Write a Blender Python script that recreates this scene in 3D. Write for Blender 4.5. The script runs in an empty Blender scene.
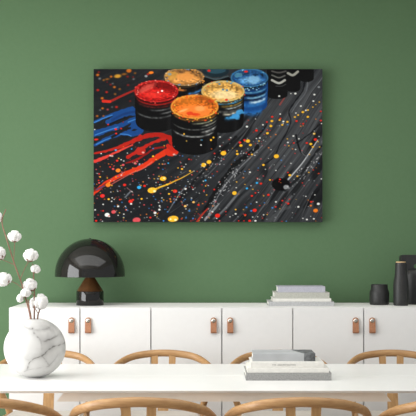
import bpy, bmesh, math, random
import numpy as np
from mathutils import Vector, Matrix, noise as mnoise

C = bpy.context.scene.collection
PI = math.pi
# ---------------------------------------------------------------- camera numbers
F = 1007.0            # focal length in pixels of a 416 px wide frame
H = 1.32              # eye height
HZ = 245.0            # row of the horizon


def PX(px, py, d):
    """point seen at (px,py) at distance d in front of the camera"""
    return Vector(((px - 208) * d / F, d, H - (py - HZ) * d / F))


# ---------------------------------------------------------------- materials
def srgb(r, g, b):
    def f(c):
        c /= 255.0
        return c / 12.92 if c <= 0.04045 else ((c + 0.055) / 1.055) ** 2.4
    return (f(r), f(g), f(b), 1.0)


def new_mat(name, col, rough=0.5, metal=0.0, coat=0.0, spec=0.5):
    m = bpy.data.materials.new(name)
    m.use_nodes = True
    b = m.node_tree.nodes['Principled BSDF']
    b.inputs['Base Color'].default_value = col
    b.inputs['Roughness'].default_value = rough
    b.inputs['Metallic'].default_value = metal
    b.inputs['Coat Weight'].default_value = coat
    b.inputs['Specular IOR Level'].default_value = spec
    return m


def N(m, t, **kw):
    n = m.node_tree.nodes.new(t)
    for k, v in kw.items():
        setattr(n, k, v)
    return n


def L(m, a, b):
    m.node_tree.links.new(a, b)


def bsdf(m):
    return m.node_tree.nodes['Principled BSDF']


def noise_mat(name, c1, c2, scale=(1, 1, 1), nscale=5.0, detail=4, rough=0.5, bump=0.0, bdist=0.001,
              lo=0.3, hi=0.7, coat=0.0, distortion=0.0, spec=0.5):
    m = new_mat(name, c1, rough, coat=coat, spec=spec)
    tc = N(m, 'ShaderNodeTexCoord')
    mp = N(m, 'ShaderNodeMapping')
    mp.inputs['Scale'].default_value = scale
    no = N(m, 'ShaderNodeTexNoise')
    no.inputs['Scale'].default_value = nscale
    no.inputs['Detail'].default_value = detail
    no.inputs['Distortion'].default_value = distortion
    cr = N(m, 'ShaderNodeValToRGB')
    cr.color_ramp.elements[0].position = lo
    cr.color_ramp.elements[0].color = c1
    cr.color_ramp.elements[1].position = hi
    cr.color_ramp.elements[1].color = c2
    L(m, tc.outputs['Object'], mp.inputs['Vector'])
    L(m, mp.outputs['Vector'], no.inputs['Vector'])
    L(m, no.outputs['Fac'], cr.inputs['Fac'])
    L(m, cr.outputs['Color'], bsdf(m).inputs['Base Color'])
    if bump:
        bp = N(m, 'ShaderNodeBump')
        bp.inputs['Strength'].default_value = bump
        bp.inputs['Distance'].default_value = bdist
        L(m, no.outputs['Fac'], bp.inputs['Height'])
        L(m, bp.outputs['Normal'], bsdf(m).inputs['Normal'])
    return m


M = {}
M['wall'] = noise_mat('green_wall_paint', srgb(91, 119, 87), srgb(93, 121, 89), nscale=60, rough=0.75, bump=0.05, spec=0.15)
M['side_wall'] = noise_mat('white_wall_paint', srgb(225, 222, 215), srgb(230, 228, 221), nscale=40, rough=0.9)
M['floor'] = noise_mat('pale_oak_floor', srgb(150, 138, 124), srgb(168, 156, 142), scale=(1.2, 14, 1), nscale=3, rough=0.45)
M['lacquer'] = noise_mat('white_lacquer', srgb(231, 231, 230), srgb(233, 233, 232), nscale=30, rough=0.6, spec=0.12)
M['lifted_top'] = noise_mat('lightened_white_lacquer', srgb(246, 245, 243), srgb(248, 247, 245), nscale=30, rough=0.95, spec=0.0)  # sideboard white, lightened and without specular to offset weaker light on the top
M['table_white'] = noise_mat('white_table_lacquer', srgb(243, 242, 240), srgb(245, 244, 242), nscale=20, rough=0.3, spec=0.4)
M['table_side'] = noise_mat('beige_apron_paint', srgb(236, 226, 213), srgb(241, 231, 219), nscale=20, rough=0.55)
M['wood'] = noise_mat('oiled_oak', srgb(170, 129, 84), srgb(194, 154, 106), scale=(30, 30, 3), nscale=3, detail=5, rough=0.42, bump=0.1)
M['wood_rail'] = noise_mat('oiled_oak_bent', srgb(168, 126, 82), srgb(188, 147, 100), scale=(5, 22, 40), nscale=3, detail=5, rough=0.42, bump=0.05)
M['cord'] = noise_mat('grey_paper_cord', srgb(196, 191, 183), srgb(216, 211, 203), scale=(1, 90, 1), nscale=4, rough=0.85, bump=0.6, bdist=0.002)
M['leather'] = noise_mat('tan_leather', srgb(158, 106, 75), srgb(178, 124, 90), nscale=160, rough=0.55, bump=0.3, bdist=0.0006)
M['nickel'] = new_mat('brushed_nickel', srgb(205, 200, 192), 0.25, 1.0)
M['dark_metal'] = new_mat('dark_metal', srgb(50, 50, 52), 0.4, 0.8)
M['lamp_black'] = new_mat('black_gloss_lacquer', srgb(28, 27, 26), 0.06, spec=0.5)
M['lamp_cone_brown'] = noise_mat('brown_reflection_tint', srgb(82, 54, 30), srgb(104, 70, 40), nscale=40, rough=0.35, spec=0.6)  # brown reflection under the dome, put into the cone's colour
M['bulb'] = new_mat('opal_glass', srgb(235, 232, 225), 0.4)
M['ceramic'] = noise_mat('matt_black_ceramic', srgb(34, 34, 34), srgb(46, 46, 46), nscale=90, rough=0.5, bump=0.15, bdist=0.0005)
M['lidwood'] = noise_mat('beech_stopper', srgb(205, 170, 122), srgb(222, 190, 145), scale=(20, 2, 2), nscale=4, rough=0.5)
M['cotton'] = noise_mat('cotton_fibre', srgb(222, 221, 219), srgb(240, 239, 237), nscale=90, rough=0.95, bump=0.5, bdist=0.002, spec=0.1)
M['twig'] = noise_mat('brown_twig', srgb(116, 80, 66), srgb(150, 112, 94), nscale=50, rough=0.8)
M['husk'] = noise_mat('brown_husk', srgb(96, 66, 52), srgb(140, 104, 84), nscale=80, rough=0.85)
M['paper'] = noise_mat('page_paper', srgb(232, 229, 222), srgb(244, 242, 236), scale=(1, 1, 180), nscale=4, rough=0.9)
M['bk_grey'] = noise_mat('grey_linen_cover', srgb(138, 138, 136), srgb(164, 164, 162), nscale=160, rough=0.85)
M['bk_white'] = noise_mat('off_white_cover', srgb(220, 218, 212), srgb(230, 228, 222), nscale=60, rough=0.7)
M['bk_pale'] = noise_mat('pale_grey_jacket', srgb(172, 174, 176), srgb(186, 188, 190), nscale=12, rough=0.6, spec=.2)
M['bk_dark'] = noise_mat('charcoal_jacket_photo', srgb(70, 71, 72), srgb(130, 132, 134), scale=(1, 1, 1), nscale=55, rough=0.6, spec=.2)
M['bk_lav'] = noise_mat('lavender_grey_cover', srgb(170, 170, 182), srgb(184, 184, 194), nscale=150, rough=0.8)
M['bk_beige'] = noise_mat('greige_linen_cover', srgb(172, 172, 162), srgb(188, 188, 180), nscale=150, rough=0.85)
M['bk_lite'] = noise_mat('light_grey_linen_cover', srgb(168, 169, 170), srgb(190, 191, 192), nscale=150, rough=0.85)
M['ink'] = new_mat('grey_ink', srgb(140, 138, 134), 0.7)
M['canvas_edge'] = noise_mat('dark_canvas_edge', srgb(36, 37, 38), srgb(54, 55, 57), nscale=40, rough=0.6)

# marble (its veins are computed on the mesh of the vase)
m = new_mat('white_marble', srgb(238, 237, 235), 0.6, spec=0.15)
at = N(m, 'ShaderNodeAttribute', attribute_name='veins')
L(m, at.outputs['Color'], bsdf(m).inputs['Base Color'])
M['marble'] = m

# printed picture
m = new_mat('printed_canvas', srgb(40, 40, 40), 0.6, spec=0.08)
at = N(m, 'ShaderNodeAttribute', attribute_name='print')
L(m, at.outputs['Color'], bsdf(m).inputs['Base Color'])
M['print'] = m

m = new_mat('window_glass', srgb(250, 252, 252), 0.0)
bsdf(m).inputs['Transmission Weight'].default_value = 1.0
bsdf(m).inputs['IOR'].default_value = 1.02
M['glass'] = m


# ---------------------------------------------------------------- mesh helpers
def obj(name, bm, mat, parent=None, smooth=True, loc=None, angle=40):
    me = bpy.data.meshes.new(name)
    bmesh.ops.recalc_face_normals(bm, faces=bm.faces)
    bm.to_mesh(me)
    bm.free()
    if mat:
        for mm in (mat if isinstance(mat, (list, tuple)) else [mat]):
            me.materials.append(M[mm])
    if smooth:
        me.shade_smooth()
        me.set_sharp_from_angle(angle=math.radians(angle))
    o = bpy.data.objects.new(name, me)
    C.objects.link(o)
    if parent:
        o.parent = parent
    if loc is not None:
        o.location = loc
    return o


def thing(name, label, cat, loc=(0, 0, 0), rotz=0, group=None):
    o = bpy.data.objects.new(name, None)
    C.objects.link(o)
    o.empty_display_size = 0.05
    o.location = loc
    o.rotation_euler = (0, 0, rotz)
    o['label'] = label
    o['category'] = cat
    if group:
        o['group'] = group
    return o


def struct(name, bm, mat, **k):
    o = obj(name, bm, mat, **k)
    if not k.get('parent'):
        o['kind'] = 'structure'
    return o


def add_box(bm, x0, x1, y0, y1, z0, z1, bevel=0.0, seg=2):
    vs = [bm.verts.new((x, y, z)) for z in (z0, z1) for y in (y0, y1) for x in (x0, x1)]
    fs = [(0, 1, 3, 2), (4, 6, 7, 5), (0, 4, 5, 1), (2, 3, 7, 6), (0, 2, 6, 4), (1, 5, 7, 3)]
    faces = [bm.faces.new([vs[i] for i in f]) for f in fs]
    if bevel:
        es = list({e for f in faces for e in f.edges})
        bmesh.ops.bevel(bm, geom=es, offset=bevel, segments=seg, profile=0.5, affect='EDGES')
    return bm


def box(*a, **k):
    return add_box(bmesh.new(), *a, **k)


def add_lathe(bm, prof, seg=64, cx=0, cy=0):
    rings = []
    for r, z in prof:
        if r < 1e-6:
            rings.append([bm.verts.new((cx, cy, z))])
        else:
            rings.append([bm.verts.new((cx + r * math.cos(2 * PI * i / seg), cy + r * math.sin(2 * PI * i / seg), z)) for i in range(seg)])
    for a, b in zip(rings, rings[1:]):
        if len(a) == 1 and len(b) == 1:
            continue
        for i in range(seg):
            j = (i + 1) % seg
            if len(a) == 1:
                bm.faces.new((a[0], b[i], b[j]))
            elif len(b) == 1:
                bm.faces.new((a[i], a[j], b[0]))
            else:
                bm.faces.new((a[i], a[j], b[j], b[i]))
    return bm


def catmull(pts, n=8):
    P = [Vector(p) for p in pts]
    P = [P[0] * 2 - P[1]] + P + [P[-1] * 2 - P[-2]]
    out = []
    for i in range(1, len(P) - 2):
        for k in range(n):
            t = k / n
            a, b, c, d = P[i - 1], P[i], P[i + 1], P[i + 2]
            out.append(0.5 * ((2 * b) + (c - a) * t + (2 * a - 5 * b + 4 * c - d) * t * t + (3 * b - a - 3 * c + d) * t ** 3))
    out.append(P[-2])
    return out


def add_sweep(bm, pts, radii, ref=(0, 0, 1), seg=12, n=8, round_ends=True):
    """tube along a smooth path; radii = [(across, along ref)] or floats per control point"""
    rr = [Vector((r, r, 0)) if isinstance(r, (int, float)) else Vector((r[0], r[1], 0)) for r in radii]
    path = catmull(pts, n)
    rad = catmull(rr, n)
    ref = Vector(ref)
    rings = []
    m_ = len(path)
    ends = []
    for i, p in enumerate(path):
        t = (path[min(i + 1, m_ - 1)] - path[max(i - 1, 0)]).normalized()
        s = t.cross(ref).normalized()
        u = s.cross(t).normalized()
        rings.append((p, s, u, rad[i].x, rad[i].y, t))
    if round_ends:
        p, s, u, a, b, t = rings[0]
        ex = [(p - t * min(a, b) * 0.9, s, u, a * .45, b * .45, t), (p - t * min(a, b) * 0.55, s, u, a * .8, b * .8, t)]
        p, s, u, a, b, t = rings[-1]
        ex2 = [(p + t * min(a, b) * 0.55, s, u, a * .8, b * .8, t), (p + t * min(a, b) * 0.9, s, u, a * .45, b * .45, t)]
        rings = ex + rings + ex2
    vr = []
    for p, s, u, a, b, t in rings:
        vr.append([bm.verts.new(p + s * a * math.cos(2 * PI * k / seg) + u * b * math.sin(2 * PI * k / seg)) for k in range(seg)])
    for a, b in zip(vr, vr[1:]):
        for k in range(seg):
            j = (k + 1) % seg
            bm.faces.new((a[k], a[j], b[j], b[k]))
    bm.faces.new(vr[0])
    bm.faces.new(list(reversed(vr[-1])))
    return bm


def sweep(*a, **k):
    return add_sweep(bmesh.new(), *a, **k)


def copy_tree(o, parent=None):
    c = o.copy()
    C.objects.link(c)
    if parent:
        c.parent = parent
    for ch in list(o.children):
        copy_tree(ch, c)
    return c


# ================================================================ the room
WALL_Y = 6.09
FLOORX0, FLOORX1 = -3.1, 3.4
struct('floor', box(FLOORX0, FLOORX1, -1.0, WALL_Y + 0.12, -0.05, 0.0), 'floor', smooth=False)
struct('ceiling', box(FLOORX0, FLOORX1, 0.6, WALL_Y + 0.12, 2.9, 2.98), 'side_wall', smooth=False)
struct('wall_back', box(FLOORX0, FLOORX1, WALL_Y, WALL_Y + 0.12, 0.0, 2.9), 'wall', smooth=False)
struct('baseboard_back', box(FLOORX0, FLOORX1, WALL_Y - 0.015, WALL_Y, 0.0, 0.09, bevel=0.003), 'lacquer', smooth=False)
# left wall with a tall window opening (daylight comes in here)
WX = FLOORX0
WY0, WY1, WZ0, WZ1 = 1.5, 4.9, 0.25, 2.45
bm = bmesh.new()
add_box(bm, WX - 0.12, WX, -1.0, WY0, 0, 2.9)
add_box(bm, WX - 0.12, WX, WY1, WALL_Y + .12, 0, 2.9)
add_box(bm, WX - 0.12, WX, WY0, WY1, 0, WZ0)
add_box(bm, WX - 0.12, WX, WY0, WY1, WZ1, 2.9)
struct('wall_left', bm, 'side_wall', smooth=False)
bm = bmesh.new()
fw = 0.05
xf0, xf1 = WX - 0.09, WX - 0.03
add_box(bm, xf0, xf1, WY0, WY1, WZ0, WZ0 + fw)
add_box(bm, xf0, xf1, WY0, WY1, WZ1 - fw, WZ1)
add_box(bm, xf0, xf1, WY0, WY0 + fw, WZ0 + fw, WZ1 - fw)
add_box(bm, xf0, xf1, WY1 - fw, WY1, WZ0 + fw, WZ1 - fw)
ym = (WY0 + WY1) / 2
add_box(bm, xf0, xf1, ym - 0.03, ym + 0.03, WZ0 + fw, WZ1 - fw)
wf = struct('window_1', bm, 'lacquer', smooth=False)

# ================================================================ sideboard
SX0, SX1 = -1.1055, 1.260
SF, SB = 5.594, 6.066         # front of doors, back
ST = 0.972
sb = thing('sideboard', 'long white lacquered sideboard with six doors and tan leather pulls, against the green wall', 'sideboard', ((SX0 + SX1) / 2, (SF + SB) / 2, 0))
cx, cy = sb.location.x, sb.location.y
dw = (SX1 - SX0) / 6


def loc_bm(bm, dx, dy, dz=0):
    bmesh.ops.translate(bm, verts=bm.verts, vec=(-dx, -dy, -dz))
    return bm


bm = box(SX0 + 0.001, SX1 - 0.001, SF + 0.022, SB, 0.10, ST - 0.02)
obj('carcass', loc_bm(bm, cx, cy), 'lacquer', sb, smooth=False)
bm = box(SX0, SX1, SF + 0.0195, SB, ST - 0.019, ST, bevel=0.001)
obj('top', loc_bm(bm, cx, cy), 'lifted_top', sb, smooth=False)
bm = box(SX0 + 0.05, SX1 - 0.05, SF + 0.06, SB - 0.02, 0.0, 0.10)
obj('plinth', loc_bm(bm, cx, cy), 'lacquer', sb, smooth=False)
for i in range(6):
    x0 = SX0 + i * dw + (0.0 if i == 0 else 0.0032)
    x1 = SX0 + (i + 1) * dw - (0.0 if i == 5 else 0.0032)
    bm = box(x0, x1, SF, SF + 0.019, 0.11, ST - 0.0005, bevel=0.0012)
    door = obj('door', loc_bm(bm, cx, cy), 'lacquer', sb, smooth=False)
    gx = SX0 + ((i + 1) if i % 2 == 0 else i) * dw
    hx = gx + (-0.0462 if i % 2 == 0 else 0.0462)
    # leather loop: profile in the Y/Z plane, a folded strap
    zt, zb, w = 0.918, 0.832, 0.0165
    bm = bmesh.new()
    outer = [(SF, zt), (SF - 0.006, zt)]
    prof = [(0.0005, zt - 0.012), (0.0005, zb + 0.012), (0.004, zb + 0.003), (0.010, zb), (0.016, zb + 0.003), (0.0175, zb + 0.012), (0.0095, zt - 0.030), (0.0070, zt - 0.012)]
    th = 0.003
    # front strap with rounded head
    def strap(path, rounded):
        pts = catmull([(p[0], p[1], 0) for p in path], 5)
        n = len(pts)
        ringsL = []
        for k, p in enumerate(pts):
            t = (pts[min(k + 1, n - 1)] - pts[max(k - 1, 0)]).normalized()
            nn = Vector((t.y, -t.x, 0))
            ww = w
            ringsL.append((p, nn, ww))
        vs = []
        for p, nn, ww in ringsL:
            a = p - nn * th / 2
            b = p + nn * th / 2
            vs.append([bm.verts.new((hx - ww, SF - a.x, a.y)), bm.verts.new((hx + ww, SF - a.x, a.y)),
                       bm.verts.new((hx + ww, SF - b.x, b.y)), bm.verts.new((hx - ww, SF - b.x, b.y))])
        for a, b in zip(vs, vs[1:]):
            for k in range(4):
                bm.faces.new((a[k], a[(k + 1) % 4], b[(k + 1) % 4], b[k]))
        bm.faces.new(vs[0]); bm.faces.new(list(reversed(vs[-1])))
    strap([(max(q[0], 0.002), q[1]) for q in prof], True)
    # rounded head of the strap
    top = [bm.verts.new((hx + w * math.cos(a), SF - 0.0002, zt - 0.0165 + 0.0165 * math.sin(a))) for a in [PI * k / 12 for k in range(13)]] 
    top2 = [bm.verts.new((v.co.x, SF - 0.0085, v.co.z)) for v in top]
    base = [bm.verts.new((hx - w, SF - 0.0002, zt - 0.019)), bm.verts.new((hx + w, SF - 0.0002, zt - 0.019))]
    base2 = [bm.verts.new((hx - w, SF - 0.0085, zt - 0.019)), bm.verts.new((hx + w, SF - 0.0085, zt - 0.019))]
    A = top + base; B = top2 + base2
    bm.faces.new(A); bm.faces.new(list(reversed(B)))
    for k in range(len(A)):
        j = (k + 1) % len(A)
        bm.faces.new((A[k], A[j], B[j], B[k]))
    obj('handle', loc_bm(bm, cx, cy), 'leather', door, smooth=False)['label'] = 'tan leather loop pull'
    bm = bmesh.new()
    add_lathe(bm, [(0, 0.0), (0.0125, 0.0), (0.0125, 0.0015), (0.011, 0.003), (0.006, 0.0045), (0, 0.005)], 24)
    bmesh.ops.rotate(bm, verts=bm.verts, matrix=Matrix.Rotation(PI / 2, 3, 'X'))
    bmesh.ops.translate(bm, verts=bm.verts, vec=(hx - cx, SF - 0.0085 - cy, zt - 0.0185))
    obj('stud', bm, 'nickel', door)['label'] = 'round nickel stud'

# ================================================================ dining table
TT = 0.74
TF, TB = 4.012, 4.91
TX = 0.07
tb = thing('dining_table', 'long white dining table with thin top and beige apron, in the foreground', 'table', (TX, (TF + TB) / 2, 0))
ty = tb.location.y
half = 1.50
SEAM = 4.474


def board(y0, y1):
    b = bmesh.new()
    e = 0.012
    # thin board whose long outer edge is undercut
    y0b = y0 + (e if y0 < SEAM - 0.1 else 0)
    y1b = y1 - (e if y1 > SEAM + 0.1 else 0)
    v = [b.verts.new(p) for p in [(-half, y0 - ty, TT), (half, y0 - ty, TT), (half, y1 - ty, TT), (-half, y1 - ty, TT),
                                   (-half, y0 - ty, TT - .0022), (half, y0 - ty, TT - .0022), (half, y1 - ty, TT - .0022), (-half, y1 - ty, TT - .0022),
                                   (-half + e, y0b - ty, TT - .012), (half - e, y0b - ty, TT - .012), (half - e, y1b - ty, TT - .012), (-half + e, y1b - ty, TT - .012)]]
    for q in [(0, 1, 2, 3), (11, 10, 9, 8)]:
        b.faces.new([v[i] for i in q])
    for k in range(4):
        j = (k + 1) % 4
        b.faces.new((v[k], v[j], v[4 + j], v[4 + k]))
        b.faces.new((v[4 + k], v[4 + j], v[8 + j], v[8 + k]))
    bmesh.ops.recalc_face_normals(b, faces=b.faces)
    es = [e_ for e_ in b.edges if all(abs(q.co.z - TT) < 1e-6 for q in e_.verts)]
    bmesh.ops.bevel(b, geom=es, offset=0.0007, segments=2, profile=0.5, affect='EDGES')
    return b


obj('tabletop_board', board(TF, SEAM - 0.0014), 'table_white', tb, smooth=False)
obj('tabletop_board', board(SEAM + 0.0014, TB), 'table_white', tb, smooth=False)
# apron: shallow box with splayed ends
ax0, ax1 = (56.5 - 208) * 4.05 / F - TX, (391.5 - 208) * 4.05 / F - TX
b = bmesh.new()
zt_, zb_ = TT - 0.012, 0.690
Q = [(ax0 + .03, -0.41, zt_), (ax1 - .03, -0.41, zt_), (ax1 - .03, 0.36, zt_), (ax0 + .03, 0.36, zt_),
     (ax0, -0.41, zb_), (ax1, -0.41, zb_), (ax1, 0.36, zb_), (ax0, 0.36, zb_)]
v = [b.verts.new(q) for q in Q]
for q in [(0, 1, 2, 3), (7, 6, 5, 4), (0, 1, 5, 4), (1, 2, 6, 5), (2, 3, 7, 6), (3, 0, 4, 7)]:
    b.faces.new([v[i] for i in q])
obj('apron', b, 'table_side', tb, smooth=False)
# slim rail joining apron and legs, set back in the middle
obj('rail', box(-1.40, 1.40, -0.03, 0.03, zt_ - 0.012, zt_ - 0.0005), 'table_side', tb, smooth=False)
for sx in (-1, 1):
    obj('rail', box(sx * 1.36 - .03, sx * 1.36 + .03, -0.38, 0.38, zt_ - 0.025, zt_ - 0.0005), 'table_side', tb, smooth=False)
    for sy in (-1, 1):
        b = bmesh.new()
        add_box(b, sx * 1.36 - .03, sx * 1.36 + .03, sy * .36 - .03, sy * .36 + .03, 0, zt_ - 0.025, bevel=0.004)
        obj('leg', b, 'table_white', tb, smooth=False)


# ================================================================ chairs
def make_chair():
    t = thing('dining_chair', 'x', 'chair', group='x')
    # bent top rail
    R = [(0, -.250, .742), (.117, -.236, .734), (.189, -.200, .717), (.242, -.120, .689), (.266, -.040, .660), (.281, .030, .628), (.286, .095, .592), (.281, .150, .560)]
    pts = [(-x, y, z) for x, y, z in reversed(R[1:])] + R
    w = [(.017, .0130), (.017, .0135), (.0165, .0145), (.016, .016), (.016, .0175), (.016, .0185), (.0155, .0190)]
    rad = w + [(.0155, .0188)] + list(reversed(w))
    obj('top_rail', sweep(pts, rad, seg=16, n=8), 'wood_rail', t, angle=60)
    # Y shaped splat, thin bent plate
    b = bmesh.new()
    def yy(z):
        k = (z - .44) / .3
        return -.185 - .058 * k - 0.006 * math.sin(PI * k)
    left = [(.0285, .435), (.028, .53), (.030, .575), (.039, .602), (.054, .635), (.0635, .675), (.0665, .736)]
    inner = [(.0300, .736), (.0285, .672), (.0205, .636), (.0090, .610), (0, .602)]
    outline = left + inner
    outline = [(x, z) for x, z in outline] + [(-x, z) for x, z in reversed(outline[:-1])]
    th = .0055
    fr = [b.verts.new((x, yy(z) - th, z)) for x, z in outline]
    bk = [b.verts.new((x, yy(z) + th, z)) for x, z in outline]
    nO = len(outline)
    # quads across: pair the two halves by strips
    L_ = 7; I_ = 5
    def strip(vs, flip):
        # right half: left[0..6], inner[6..10]; mirrored indices
        def mir(i):
            return nO - 1 - i if i != 11 else 11
        F_ = []
        R_ = list(range(0, 7)); IN = list(range(7, 12))
        # stem
        for k in range(2):
            F_.append((R_[k], R_[k + 1], mir(R_[k + 1]), mir(R_[k])))
        F_.append((R_[2], 11, mir(R_[2])))
        F_.append((R_[2], R_[3], IN[3], 11)); F_.append((mir(R_[2]), 11, mir(IN[3]), mir(R_[3])))
        for a_, b_, c_, d_ in [(3, 4, 9, 10), (4, 5, 8, 9), (5, 6, 7, 8)]:
            F_.append((a_, b_, c_, d_)); F_.append((mir(a_), mir(d_), mir(c_), mir(b_)))
        for f in F_:
            b.faces.new([vs[i] for i in (f if not flip else tuple(reversed(f)))])
    strip(fr, False); strip(bk, True)
    for k in range(nO):
        j = (k + 1) % nO
        b.faces.new((fr[k], fr[j], bk[j], bk[k]))
    obj('splat', b, 'wood', t, smooth=False)
    # rear legs, bent, up to the top rail
    for s in (-1, 1):
        P = [(s * .205, -.255, 0.008), (s * .196, -.215, .25), (s * .200, -.185, .42), (s * .226, -.135, .52), (s * .261, -.060, .657)]
        obj('leg', sweep(P, [.012, .0165, .0185, .0165, .0125], ref=(0, 1, 0), seg=14, n=6), 'wood', t, angle=60)
        P = [(s * .245, .225, 0.008), (s * .243, .22, .22), (s * .240, .215, .462)]
        obj('leg', sweep(P, [.012, .0165, .0185], ref=(0, 1, 0), seg=14, n=5), 'wood', t, angle=60)
        obj('side_rail', sweep([(s * .198, -.17, .425), (s * .240, .205, .425)], [(.011, .014), (.011, .014)], seg=10, n=2), 'wood', t)
        obj('stretcher', sweep([(s * .197, -.20, .27), (s * .242, .215, .24)], [.009, .009], seg=10, n=2), 'wood', t)
    obj('front_rail', sweep([(-.23, .218, .425), (.23, .218, .425)], [(.011, .014)] * 2, seg=10, n=2), 'wood', t)
    obj('back_rail', sweep([(-.19, -.182, .425), (.19, -.182, .425)], [(.011, .014)] * 2, seg=10, n=2), 'wood', t)
    # woven cord seat
    b = bmesh.new()
    nx, ny = 24, 20
    g = []
    for jy in range(ny + 1):
        v_ = jy / ny
        y = -.195 + .425 * v_
        hw = .188 + .042 * v_
        row = []
        for ix in range(nx + 1):
            u = ix / nx * 2 - 1
            e = max(abs(u), abs(2 * v_ - 1))
            z = .447 - .010 * (1 - u * u) * (1 - (2 * v_ - 1) ** 2)
            z -= .014 * max(0, (e - .93) / .07) ** 2
            row.append(b.verts.new((u * hw, y, z)))
        g.append(row)
    for jy in range(ny):
        for ix in range(nx):
            b.faces.new((g[jy][ix], g[jy][ix + 1], g[jy + 1][ix + 1], g[jy + 1][ix]))
    ret = bmesh.ops.extrude_face_region(b, geom=b.faces[:])
    for q in [e_ for e_ in ret['geom'] if isinstance(e_, bmesh.types.BMVert)]:
        q.co.z = q.co.z - .022
    obj('seat', b, 'cord', t)['label'] = 'woven pale grey cord seat'
    return t


chair0 = make_chair()
GN, GF = 'near row of chairs seen from behind', 'far row of chairs between table and sideboard'
chairs = [
    (-.864, 3.955, 0, 'oak wishbone chair on the near side, leftmost, cut by the left frame edge', GN),
    (-.256, 3.955, 0, 'oak wishbone chair on the near side, second from the left, between vase and books', GN),
    (.352, 3.955, 0, 'oak wishbone chair on the near side, directly in front of the books on the table', GN),
    (.960, 3.955, 0, 'oak wishbone chair on the near side, rightmost, cut by the right frame edge', GN),
    (-.845, 5.14, PI, 'oak wishbone chair on the far side, mostly hidden behind the marble vase', GF),
    (-.238, 5.14, PI, 'oak wishbone chair on the far side, second from left, its whole curved back showing', GF),
    (.369, 5.14, PI, 'oak wishbone chair on the far side, hidden behind the books on the table', GF),
    (.979, 5.14, PI, 'oak wishbone chair on the far side, rightmost, below the black jars', GF),
]
for i, (x, y, rz, lab, grp) in enumerate(chairs):
    c = chair0 if i == 0 else copy_tree(chair0)
    c.location = (x, y, 0); c.rotation_euler = (0, 0, rz)
    c['label'] = lab; c['group'] = grp

# ================================================================ marble vase
VD = 4.425
VR = .1345
vx = (34.9 - 208) * VD / F
vz = TT + .1325
prof = []
a0 = math.asin(-.1325 / VR * .985)
prof.append((0, -.1325))
prof.append((.030, -.1325))
for k in range(141):
    a = math.radians(-76) + (math.radians(76 + 76.2)) * k / 140
    prof.append((VR * math.cos(a), VR * math.sin(a)))
ro, zo = prof[-1]
prof += [(ro - .002, zo + .0012), (ro - .005, zo - .001)]
for k in range(31):
    a = math.radians(75) - math.radians(75 + 74) * k / 30
    prof.append(((VR - .009) * math.cos(a), (VR - .009) * math.sin(a)))
prof.append((0, -.1325 + .012))
prof = [(r, -.1325 + (z + .1325) * .966) for r, z in prof]
b = add_lathe(bmesh.new(), prof, 288)
va = obj('marble_vase', b, 'marble', loc=(vx, VD, vz))
VEINS = [([(-.012, -.088), (-.006, -.072), (.002, -.055), (.020, -.031), (.050, -.018), (.080, -.004), (.104, .012), (.130, .022)], .0026, .62),
         ([(.008, .083), (.015, .070), (.026, .058), (.040, .044), (.062, .034), (.086, .038), (.104, .052)], .0036, .5),
         ([(-.05, .10), (-.02, .085), (.010, .078), (.04, .086), (.075, .09)], .004, .25),
         ([(-.06, -.03), (-.03, -.028), (.0, -.04)], .002, .15), ([(-.03, -.10), (.02, -.085), (.07, -.07), (.11, -.03)], .002, .28),
         ([(.05, -.018), (.066, -.04), (.07, -.065)], .002, .3), ([(.04, .044), (.05, .02), (.048, .0)], .002, .3)]
vme = va.data
co3 = np.empty(len(vme.vertices) * 3, np.float32); vme.vertices.foreach_get('co', co3); co3 = co3.reshape(-1, 3)
nzs = np.array([[mnoise.fractal(Vector(p) * 14, 1, 2, 4), mnoise.fractal(Vector(p) * 14 + Vector((9, 4, 2)), 1, 2, 4), mnoise.fractal(Vector(p) * 60, 1, 2, 2)] for p in co3.tolist()])
qx = co3[:, 0] + .010 * nzs[:, 0] + .08 * 0; qz = co3[:, 2] + .010 * nzs[:, 1] - .12 * (co3[:, 1] + np.sqrt(np.clip(.0181 - co3[:, 0] ** 2 - co3[:, 2] ** 2, 0, 1)))
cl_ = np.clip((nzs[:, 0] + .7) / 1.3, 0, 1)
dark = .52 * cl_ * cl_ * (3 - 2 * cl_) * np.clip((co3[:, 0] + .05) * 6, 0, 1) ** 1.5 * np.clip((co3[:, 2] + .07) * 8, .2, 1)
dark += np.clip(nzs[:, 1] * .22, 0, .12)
for pts, wd, al in VEINS:
    bd = np.full(len(co3), 9.0)
    for (ax, az), (bx, bz) in zip(pts, pts[1:]):
        t_ = np.clip(((qx - ax) * (bx - ax) + (qz - az) * (bz - az)) / ((bx - ax) ** 2 + (bz - az) ** 2), 0, 1)
        bd = np.minimum(bd, np.hypot(qx - ax - t_ * (bx - ax), qz - az - t_ * (bz - az)))
    mod = np.clip(.75 + 1.2 * nzs[:, 2], .15, 1.2)
    dark += al * np.exp(-(bd / wd) ** 2) * mod + al * .30 * np.exp(-(bd / (wd * 4.5)) ** 2)
dark = np.clip(dark, 0, .95)[:, None]
cA_ = np.array(srgb(211, 210, 208)[:3]); cB_ = np.array(srgb(104, 101, 98)[:3])
vc = np.ones((len(co3), 4), np.float32); vc[:, :3] = cA_ * (1 - dark) + cB_ * dark
vca = vme.color_attributes.new('veins', 'FLOAT_COLOR', 'POINT'); vca.data.foreach_set('color', vc.ravel())
va['label'] = 'round white marble vase with grey veins holding cotton stems on the table'
va['category'] = 'vase'

# ================================================================ cotton branches
rnd = random.Random(7)


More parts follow.
